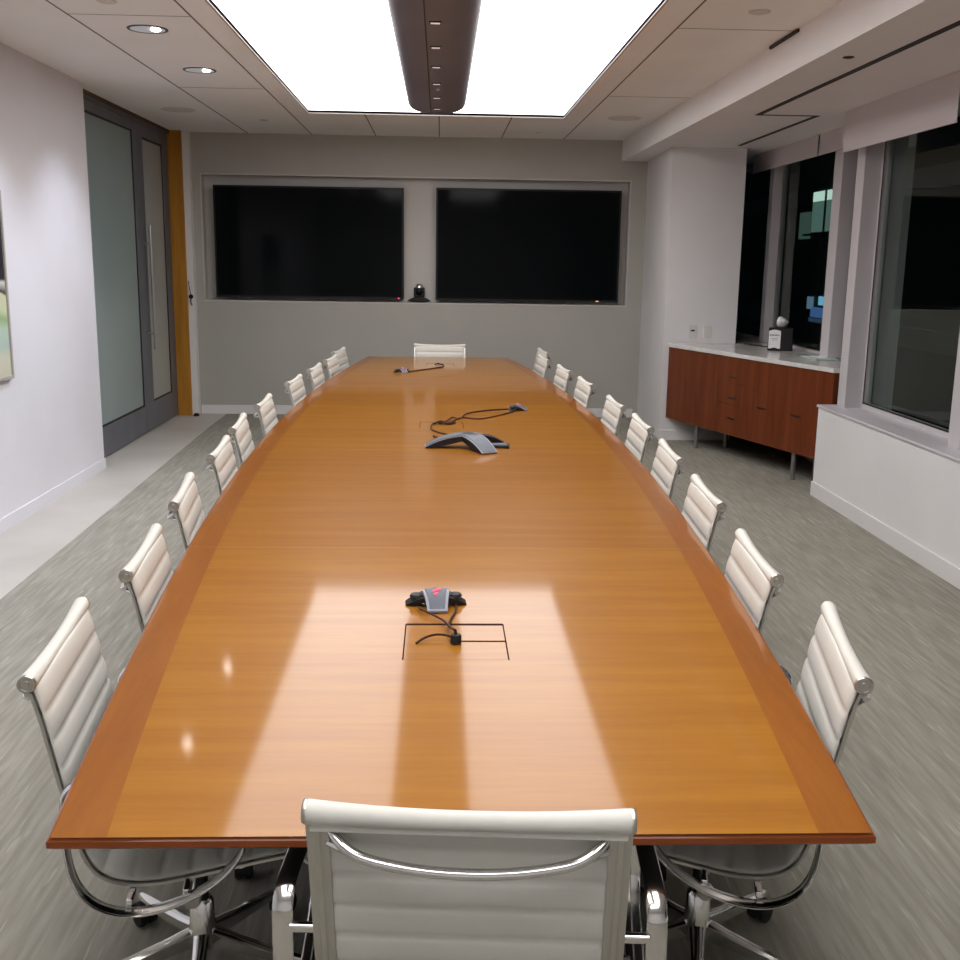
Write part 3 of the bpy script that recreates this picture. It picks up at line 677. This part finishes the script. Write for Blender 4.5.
    for k in range(5):
        m = MB()
        secs = [(0.026, 0.100, 0.140, 0.017), (0.09, 0.090, 0.122, 0.015), (0.20, 0.076, 0.098, 0.012), (0.285, 0.066, 0.082, 0.010), (0.305, 0.066, 0.079, 0.007)]
        for (r, za, zb, hw) in secs: m.v += [(r, -hw, za), (r, hw, za), (r, hw, zb-0.006), (r, hw*0.5, zb), (r, -hw*0.5, zb), (r, -hw, zb-0.006)]
        for i in range(len(secs)-1):
            for q in range(6): q2 = (q+1) % 6; m.f.append((i*6+q, i*6+q2, i*6+6+q2, i*6+6+q)); m.mi.append(0)
        m.f += [tuple(range(6)), tuple(24+q for q in range(6))]; m.mi += [0, 0]
        lg = m.build('leg', chrome_m, root, smooth=True)
        w_ = MB()
        for sy in (-1, 1): w_.lathe([(0.018, sy*0.006), (0.0265, sy*0.007), (0.0275, sy*0.012), (0.0265, sy*0.022), (0.012, sy*0.024)], (0.292, 0, 0.0275), axis='y', n=20)
        w_.tube([(0.29, 0, 0.03), (0.29, 0, 0.07)], 0.006, 8)
        # hood
        hd_ = [(0.292+0.031*math.cos(a), -0.0045, 0.0275+0.031*math.sin(a)) for a in [PI*q/8-0.2 for q in range(10)]]
        for q in range(9):
            a_, b_ = hd_[q], hd_[q+1]
            w_.add([(a_[0], -0.02, a_[2]), (a_[0], 0.02, a_[2]), (b_[0], 0.02, b_[2]), (b_[0], -0.02, b_[2]), (a_[0], -0.02, a_[2]+0.003), (a_[0], 0.02, a_[2]+0.003), (b_[0], 0.02, b_[2]+0.003), (b_[0], -0.02, b_[2]+0.003)], [(0, 1, 2, 3), (7, 6, 5, 4), (0, 4, 5, 1), (3, 2, 6, 7), (0, 3, 7, 4), (1, 5, 6, 2)])
        w_.build('caster', black_m, lg, smooth=True)
        lg.rotation_euler = (0, 0, 2*PI*k/5)
    return root

proto = make_chair()
used = [False]
def place_chair(cx, cy, fx, fy, label, star=0.0):
    """cx,cy = centre of the rolled top of the back; (fx,fy) = facing direction"""
    l = math.hypot(fx, fy); fx /= l; fy /= l
    o = proto if not used[0] else copy_tree(proto)
    used[0] = True
    o.location = (cx+fx*0.272, cy+fy*0.272, 0); o.rotation_euler = (0, 0, math.atan2(fy, fx)-PI/2)
    k = 0
    for ch in o.children:
        if ch.name.startswith('leg'):
            ch.rotation_euler = (0, 0, 2*PI*k/5+star); k += 1
    o['label'] = label; o['category'] = 'chair'; o['group'] = 'cream ribbed leather chairs around the conference table'
    return o
ORD = ['nearest', 'second', 'third', 'fourth', 'fifth', 'sixth', 'seventh', 'eighth', 'ninth', 'farthest']
place_chair(0.048, 1.442, 0.07, 1.0, 'cream ribbed leather chair at the near end of the table, seen from behind', 0.3)
LC = [(-0.807, 2.178, 6.3), (-0.820, 2.889, 5.5), (-0.895, 3.675, 6.7), (-0.940, 4.530, 3.5), (-0.990, 5.24, 4), (-0.998, 6.055, 1.0), (-0.975, 7.16, -2.5), (-0.935, 8.00, -3), (-0.890, 8.75, -4), (-0.895, 9.52, -6)]
RC = [(0.882, 2.165, 12), (0.897, 2.865, 4.7), (0.965, 3.71, 2.8), (1.008, 4.53, 2.5), (1.040, 5.37, 1.0), (1.030, 6.15, -1), (1.000, 7.22, -3), (0.950, 8.08, -4), (0.880, 8.98, -4), (0.945, 9.70, -5)]
for i, (x, y, a) in enumerate(LC):
    a = math.radians(a); place_chair(x, y, math.cos(a), math.sin(a), 'cream ribbed leather chair, %s from the camera along the left side of the table' % ORD[i], 0.0)
for i, (x, y, a) in enumerate(RC):
    a = math.radians(a); place_chair(x, y, -math.cos(a), math.sin(a), 'cream ribbed leather chair, %s from the camera along the right side of the table' % ORD[i], PI)
place_chair(0.0, 10.27, 0.0, -1.0, 'cream ribbed leather chair at the far end of the table, facing the camera', PI/2)

# ------------------------------------------------------------------ things on the table
def tri_device(name, label, loc, rz, arms, R, hc, wtip, wmid, thick, root=None):
    """three-legged arched star: arms = angles (deg)"""
    root = root or thing(name, label, 'conference phone', loc, rz)
    top = MB(); rim = MB(); under = MB()
    for a in arms:
        a = math.radians(a); d = Vector((math.cos(a), math.sin(a), 0)); n_ = Vector((-d.y, d.x, 0))
        st = []
        for k in range(9):
            t = k/8; r = R*t; z = hc*(1-t**2.1)+thick*0.9; w_ = wmid+(wtip-wmid)*t**0.8
            st.append((r, z, w_))
        for (mb, dz0, dz1, ws) in ((top, -0.0005, 0.0035, 0.86), (rim, -0.005, 0.0, 1.0)):
            base = len(mb.v)
            for (r, z, w_) in st:
                for s_ in (-1, 1):
                    for dz in (dz0, dz1): mb.v.append(tuple(d*(r*(0.985 if ws < 1 else 1))+n_*s_*w_*ws/2+Vector((0, 0, z+dz))))
            for k in range(8):
                b = base+4*k
                for (p, q) in ((0, 1), (1, 3), (3, 2), (2, 0)): mb.f.append((b+p, b+q, b+4+q, b+4+p)); mb.mi.append(0)
            mb.f += [(base, base+1, base+3, base+2), (base+32, base+33, base+35, base+34)]; mb.mi += [0, 0]
        base = len(under.v)
        for (r, z, w_) in st:
            zb = 0.001 if r > R*0.82 else min(0.001+(1-r/R/0.82)*hc*0.75, z-0.008)
            for s_ in (-1, 1):
                for zz in (zb, z-0.005): under.v.append(tuple(d*r*0.99+n_*s_*w_*0.94/2+Vector((0, 0, max(zz, 0.0008)))))
        for k in range(8):
            b = base+4*k
            for (p, q) in ((0, 1), (1, 3), (3, 2), (2, 0)): under.f.append((b+p, b+q, b+4+q, b+4+p)); under.mi.append(0)
        under.f += [(base, base+1, base+3, base+2), (base+32, base+33, base+35, base+34)]; under.mi += [0, 0]
    return root, top, rim, under
root, top, rim, under = tri_device('conference_phone', 'large three-legged arched conference phone, blue grey on black, in the middle of the table', (0.145, 5.20, TZ+0.0006), 0, (182, 297, 42), 0.215, 0.058, 0.085, 0.115, 0.010)
top.build('top_panel', phone_m, root, smooth=True); rim.build('rim', phone_edge, root, smooth=True); under.build('body', black_m, root, smooth=True)
m = MB(); m.lathe([(0.001, 0.0), (0.03, 0.001), (0.034, 0.004), (0.022, 0.0075), (0.001, 0.008)], (0, 0, 0.066), n=20); m.build('loudspeaker', black_m, root, smooth=True)
m = MB(); m.box(-0.06, 0.06, -0.04, 0.04, 0.0, 0.014, T=Matrix.Translation((0.145, 0.01, 0.0)) @ Matrix.Rotation(-0.1, 4, 'Z')); kp = m.build('keypad', black_m, root, bevel=0.004)
m = MB(); m.box(-0.045, 0.045, -0.03, 0.03, 0.014, 0.016, T=Matrix.Translation((0.145, 0.01, 0.0))); m.build('display', phone_m, kp)
m = MB(); m.box(-0.025, 0.02, -0.05, -0.047, 0.040, 0.052, T=Matrix.Translation((0.0, 0.02, 0.0))); m.build('badge', key_m, root)

def mic_pod(loc, rz, label, sc=1.0):
    root, top, rim, under = tri_device('table_microphone', label, loc, rz, (180, 0, 270), 0.072*sc, 0.024*sc, 0.036*sc, 0.085*sc, 0.008)
    under.build('body', black_m, root, smooth=True)
    root['category'] = 'microphone'
    _, top, rim, _u = tri_device('', '', loc, rz, (270,), 0.074*sc, 0.0275*sc, 0.046*sc, 0.066*sc, 0.008, root)
    b_ = MB(); b_.v = rim.v; b_.f = rim.f; b_.mi = rim.mi; b_.build('rim', phone_edge, root, smooth=True)
    top.v = [(x*0.9, y*0.96, z) for x, y, z in top.v]; top.build('top_panel', phone_m, root, smooth=True)
    m = MB(); m.tube([(-0.009*sc, -0.020*sc, 0.0355*sc), (0.009*sc, -0.008*sc, 0.0375*sc)], 0.0026*sc, 8); m.tube([(-0.006*sc, -0.031*sc, 0.0325*sc), (0.003*sc, -0.028*sc, 0.0335*sc)], 0.002*sc, 8); m.build('mute_light', red_led, root, smooth=True)
    for s_ in (-1, 1):
        m = MB(); m.lathe([(0.017*sc, 0.0), (0.014*sc, 0.006), (0.001, 0.008)], (s_*0.045*sc, 0.0, 0.0185*sc), n=14); m.build('microphone_grille', black_m, root, smooth=True)
    return root
mic_pod((-0.006, 2.745, TZ+0.0005), 0.06, 'small black table microphone with a red light beside the cable hatch, nearest the camera', 1.15)
mic_pod((0.475, 6.56, TZ+0.0005), 1.1, 'small black table microphone lying right of the conference phone')
mic_pod((-0.31, 8.75, TZ+0.0005), 0.4, 'small black table microphone toward the far end of the table')

def cable(pts, label, r=0.0035, name='cable', extra=None):
    p = catmull([(x, y, TZ+z) for x, y, z in pts], 6)
    m = MB(); m.tube(p, r, 8)
    if extra: extra(m)
    return tag(m.build(name, cable_m, smooth=True), label, 'cable', 'cables on the table top')
Zc = 0.0045
root = thing('cable_plug', 'black round cable plug standing on the hatch nearest the camera', 'cable plug', (0.044, 2.437, TZ+0.001))
m = MB(); m.lathe([(0.011, 0.0), (0.0135, 0.002), (0.0135, 0.020), (0.011, 0.023), (0.001, 0.023)], n=18); m.build('plug_body', black_m, root, smooth=True)
m = MB(); m.tube([(0.0, 0, 0.02), (-0.002, 0.004, 0.031)], 0.004, 8); m.build('plug_neck', black_m, root, smooth=True)
cable([(-0.052, 2.692, 0.008), (-0.044, 2.66, 0.012), (-0.015, 2.625, 0.010), (0.015, 2.57, 0.012), (0.03, 2.50, 0.020), (0.040, 2.452, 0.030)], 'dark cable running from the nearest microphone to the hatch plug, left strand', 0.0028)
cable([(0.048, 2.72, 0.006), (0.045, 2.66, 0.005), (0.033, 2.60, 0.006), (0.028, 2.54, 0.013), (0.035, 2.49, 0.022), (0.043, 2.450, 0.030)], 'dark cable running from the nearest microphone to the hatch plug, right strand', 0.0028)
cable([(-0.052, 2.432, 0.003), (-0.035, 2.452, 0.008), (-0.010, 2.466, 0.012), (0.015, 2.461, 0.014), (0.033, 2.446, 0.014)], 'short dark cable arching left from the plug on the hatch', 0.0030)
cable([(0.02, 5.95, 0.004), (-0.03, 5.93, 0.01), (-0.045, 5.75, 0.006), (0.0, 5.62, 0.005), (0.05, 5.55, 0.005), (0.06, 5.46, 0.008), (0.04, 5.36, 0.008)], 'dark cable curling from the hatch to the back of the conference phone', 0.0038)
cable([(-0.03, 5.52, 0.004), (-0.01, 5.44, 0.009), (0.03, 5.38, 0.012)], 'short dark cable end behind the left leg of the conference phone', 0.004)
cable([(0.0, 5.93, 0.005), (0.04, 5.99, 0.012), (0.075, 6.18, 0.006), (0.12, 6.12, 0.008), (0.17, 6.36, 0.005), (0.30, 6.50, 0.005), (0.43, 6.56, 0.006)], 'dark cable from the hatch to the right-hand microphone, upper strand', 0.0042)
cable([(0.01, 5.90, 0.012), (0.07, 6.0, 0.006), (0.13, 6.18, 0.005), (0.23, 6.14, 0.004), (0.33, 6.25, 0.004), (0.46, 6.46, 0.006)], 'dark cable from the hatch to the right-hand microphone, lower strand', 0.0042)
cable([(-0.03, 5.92, 0.007), (0.01, 5.95, 0.016), (0.05, 5.92, 0.007), (0.09, 5.98, 0.005)], 'small knot of dark cable at the hatch behind the phone', 0.006)
cable([(-0.27, 8.76, 0.006), (-0.17, 8.88, 0.005), (-0.06, 9.05, 0.005), (0.02, 9.18, 0.005), (0.035, 9.36, 0.006), (-0.02, 9.48, 0.006), (-0.04, 9.38, 0.006)], 'dark cable looping from the far microphone to the far hatch', 0.0045)

# ------------------------------------------------------------------ credenza (angled along the bay)
P0 = Vector((2.145, 9.905, 0)); P1 = Vector((2.875, 7.62, 0))
dv = (P1-P0); LEN = dv.length; ang = math.atan2(dv.y, dv.x)
cr_ = thing('credenza', 'dark cherry wood credenza with finger-pull doors on round steel legs under the bay window', 'cabinet', P0, ang)
# local: +x along the front (towards camera), +y = into the bay
D = 0.50; ZB, ZT = 0.22, 0.885
# depth direction: local +y
def in_bay(x): return D
m = MB(); m.prism([(0.0, 0.02), (LEN, 0.02), (LEN-0.0, 0.30), (0.18, 0.50), (0.01, 0.03)], ZB, ZT); m.build('carcass', cred_m, cr_, bevel=0.002)
def front(t0, t1, z0, z1, name, px, pz):
    m = MB(); g_ = 0.0007
    m.box(LEN*t0+g_, LEN*t1-g_, 0.0, 0.019, z0+g_, z1-g_)
    o = m.build(name, cred_m, cr_, bevel=0.001)
    if px is None: return
    q = MB(); xx = LEN*px; q.prism([(xx-0.065, pz+0.006), (xx+0.065, pz+0.006), (xx+0.045, pz-0.008), (xx-0.045, pz-0.008)], 0.0, 0.003, T=Matrix(((1, 0, 0, 0), (0, 0, 1, -0.0035), (0, 1, 0, 0), (0, 0, 0, 1))))
    q.build('finger_pull', cred_dark, o)
front(0.0, 0.36, ZB, ZT, 'door', None, 0)
front(0.36, 0.53, 0.66, ZT, 'drawer', 0.455, 0.715)
front(0.36, 0.53, 0.48, 0.66, 'drawer', 0.455, 0.54)
front(0.36, 0.53, ZB, 0.48, 'drawer', 0.455, 0.365)
front(0.53, 0.76, ZB, ZT, 'door', 0.635, 0.51)
front(0.76, 1.0, ZB, ZT, 'door', 0.825, 0.51)
for (x, y) in ((0.47, 0.06), (1.93, 0.05), (LEN-0.09, 0.09), (0.5, 0.35), (1.9, 0.28)):
    m = MB(); m.lathe([(0.022, 0.0), (0.022, 0.012), (0.019, 0.014), (0.019, ZB)], (x, y, 0), n=18); m.build('leg', greysteel_m, cr_, smooth=True)
# worktop: separate continuous slab filling the bay
n_ = Vector((-dv.y, dv.x, 0)).normalized()
A = P0-n_*0.012; B = P1-n_*0.012
wt = MB(); wt.prism([(A.x, A.y), (B.x, B.y), (3.03, 7.62), (3.185, 7.62), (3.185, 11.6), (2.79, 11.6), (2.79, 9.916)], ZT+0.001, 0.920)
tag(wt.build('worktop', stone_m, bevel=0.003), 'white stone worktop on the dark cherry credenza, running into the bay', 'worktop')

# napkin / tissue dispenser
tz = 0.9202
ts = thing('tissue_dispenser', 'black tissue dispenser with a white front panel on the white worktop', 'tissue box', (2.925, 9.22, tz), -0.35)
m = MB(); m.box(-0.055, 0.15, -0.075, 0.075, 0.0, 0.195); m.build('box_body', black_m, ts, bevel=0.006)
fp = MB(); arc = [(-0.05+0.10*k/10, 0.17+0.012*math.sin(PI*k/10)) for k in range(11)]
fp.prism([(-0.05, 0.02)]+[(-0.03+0.06*k/6, 0.02+0.008*math.sin(PI*k/6)) for k in range(7)]+[(0.05, 0.02)]+list(reversed(arc)), 0, 0.004, T=Matrix(((1, 0, 0, 0), (0, 0, 1, -0.0792), (0, 1, 0, 0), (0, 0, 0, 1))))
fo = fp.build('front_panel', paper_m, ts)
m = MB()
for (x, w_) in ((-0.036, .010), (-0.022, .008), (-0.010, .010), (0.004, .008), (0.016, .012), (0.032, .008)): m.box(x-w_/2, x+w_/2, -0.0815, -0.079, 0.128, 0.142)
m.box(-0.03, 0.03, -0.0812, -0.079, 0.105, 0.108); m.box(-0.022, 0.024, -0.0812, -0.079, 0.092, 0.095); m.build('print', grey_ink, fo)
tp = MB(); tp.add([(-0.03, -0.01, 0.19), (0.05, -0.01, 0.19), (0.03, 0.04, 0.19), (-0.02, 0.04, 0.19), (-0.015, -0.025, 0.275), (0.035, -0.03, 0.262), (0.085, 0.01, 0.235), (0.08, 0.04, 0.205), (0.0, 0.05, 0.272), (0.05, 0.03, 0.215)],
                  [(0, 1, 5, 4), (1, 2, 7, 6, 5), (2, 3, 8, 7), (3, 0, 4, 8), (4, 5, 8), (5, 6, 7, 8), (0, 3, 2, 1)])
to = tp.build('tissue', paper_m, ts); sb = to.modifiers.new('soft', 'SUBSURF'); sb.levels = 2; sb.render_levels = 2
to.location = (0.02, 0, -0.075); to.scale = (1.4, 1.4, 1.4)
tr_ = thing('glass_tray', 'small clear glass tray with white napkins at the near end of the worktop', 'tray', (3.04, 8.42, tz), 0.05)
m = MB(); m.box(-0.09, 0.09, -0.16, 0.16, 0.0, 0.010); m.build('napkins', paper_m, tr_, bevel=0.002)
m = MB(); m.box(-0.11, -0.106, -0.2, 0.2, 0.0, 0.025); m.box(0.106, 0.11, -0.2, 0.2, 0, 0.025); m.box(-0.106, 0.106, 0.196, 0.2, 0, 0.025); m.box(-0.106, 0.106, -0.2, -0.196, 0, 0.025); m.build('glass_side', glass_m, tr_)
kc = MB(); kc.tube(catmull([(0, 0, 0.006), (0.05, -0.07, 0.006), (0.02, -0.13, 0.008), (0.09, -0.19, 0.006), (0.12, -0.15, 0.006), (0.08, -0.24, 0.006), (0.16, -0.36, 0.006)], 5), 0.006, 6)
tag(kc.build('cable', black_m, smooth=True, loc=(2.84, 9.86, tz)), 'short black cord lying on the worktop beside the white column', 'cable')
# outlets on the column
for (x, l, sock) in ((2.365, 'white socket plate with a black socket hole on the column above the worktop', True), (2.505, 'blank white wall plate on the column above the worktop, right one', False)):
    o_ = thing('wall_plate', l, 'wall plate', (x, 9.93, 1.03))
    m = MB(); m.box(-0.037, 0.037, -0.007, 0.0, -0.058, 0.058); m.build('plate', plate_m, o_, bevel=0.003)
    if sock:
        m = MB(); m.box(-0.018, 0.018, -0.009, -0.0068, -0.0, 0.016); m.build('socket', black_m, o_)
    else:
        m = MB(); m.box(-0.016, 0.016, -0.009, -0.0068, -0.033, 0.033); m.build('insert', plate_m, o_, bevel=0.001)
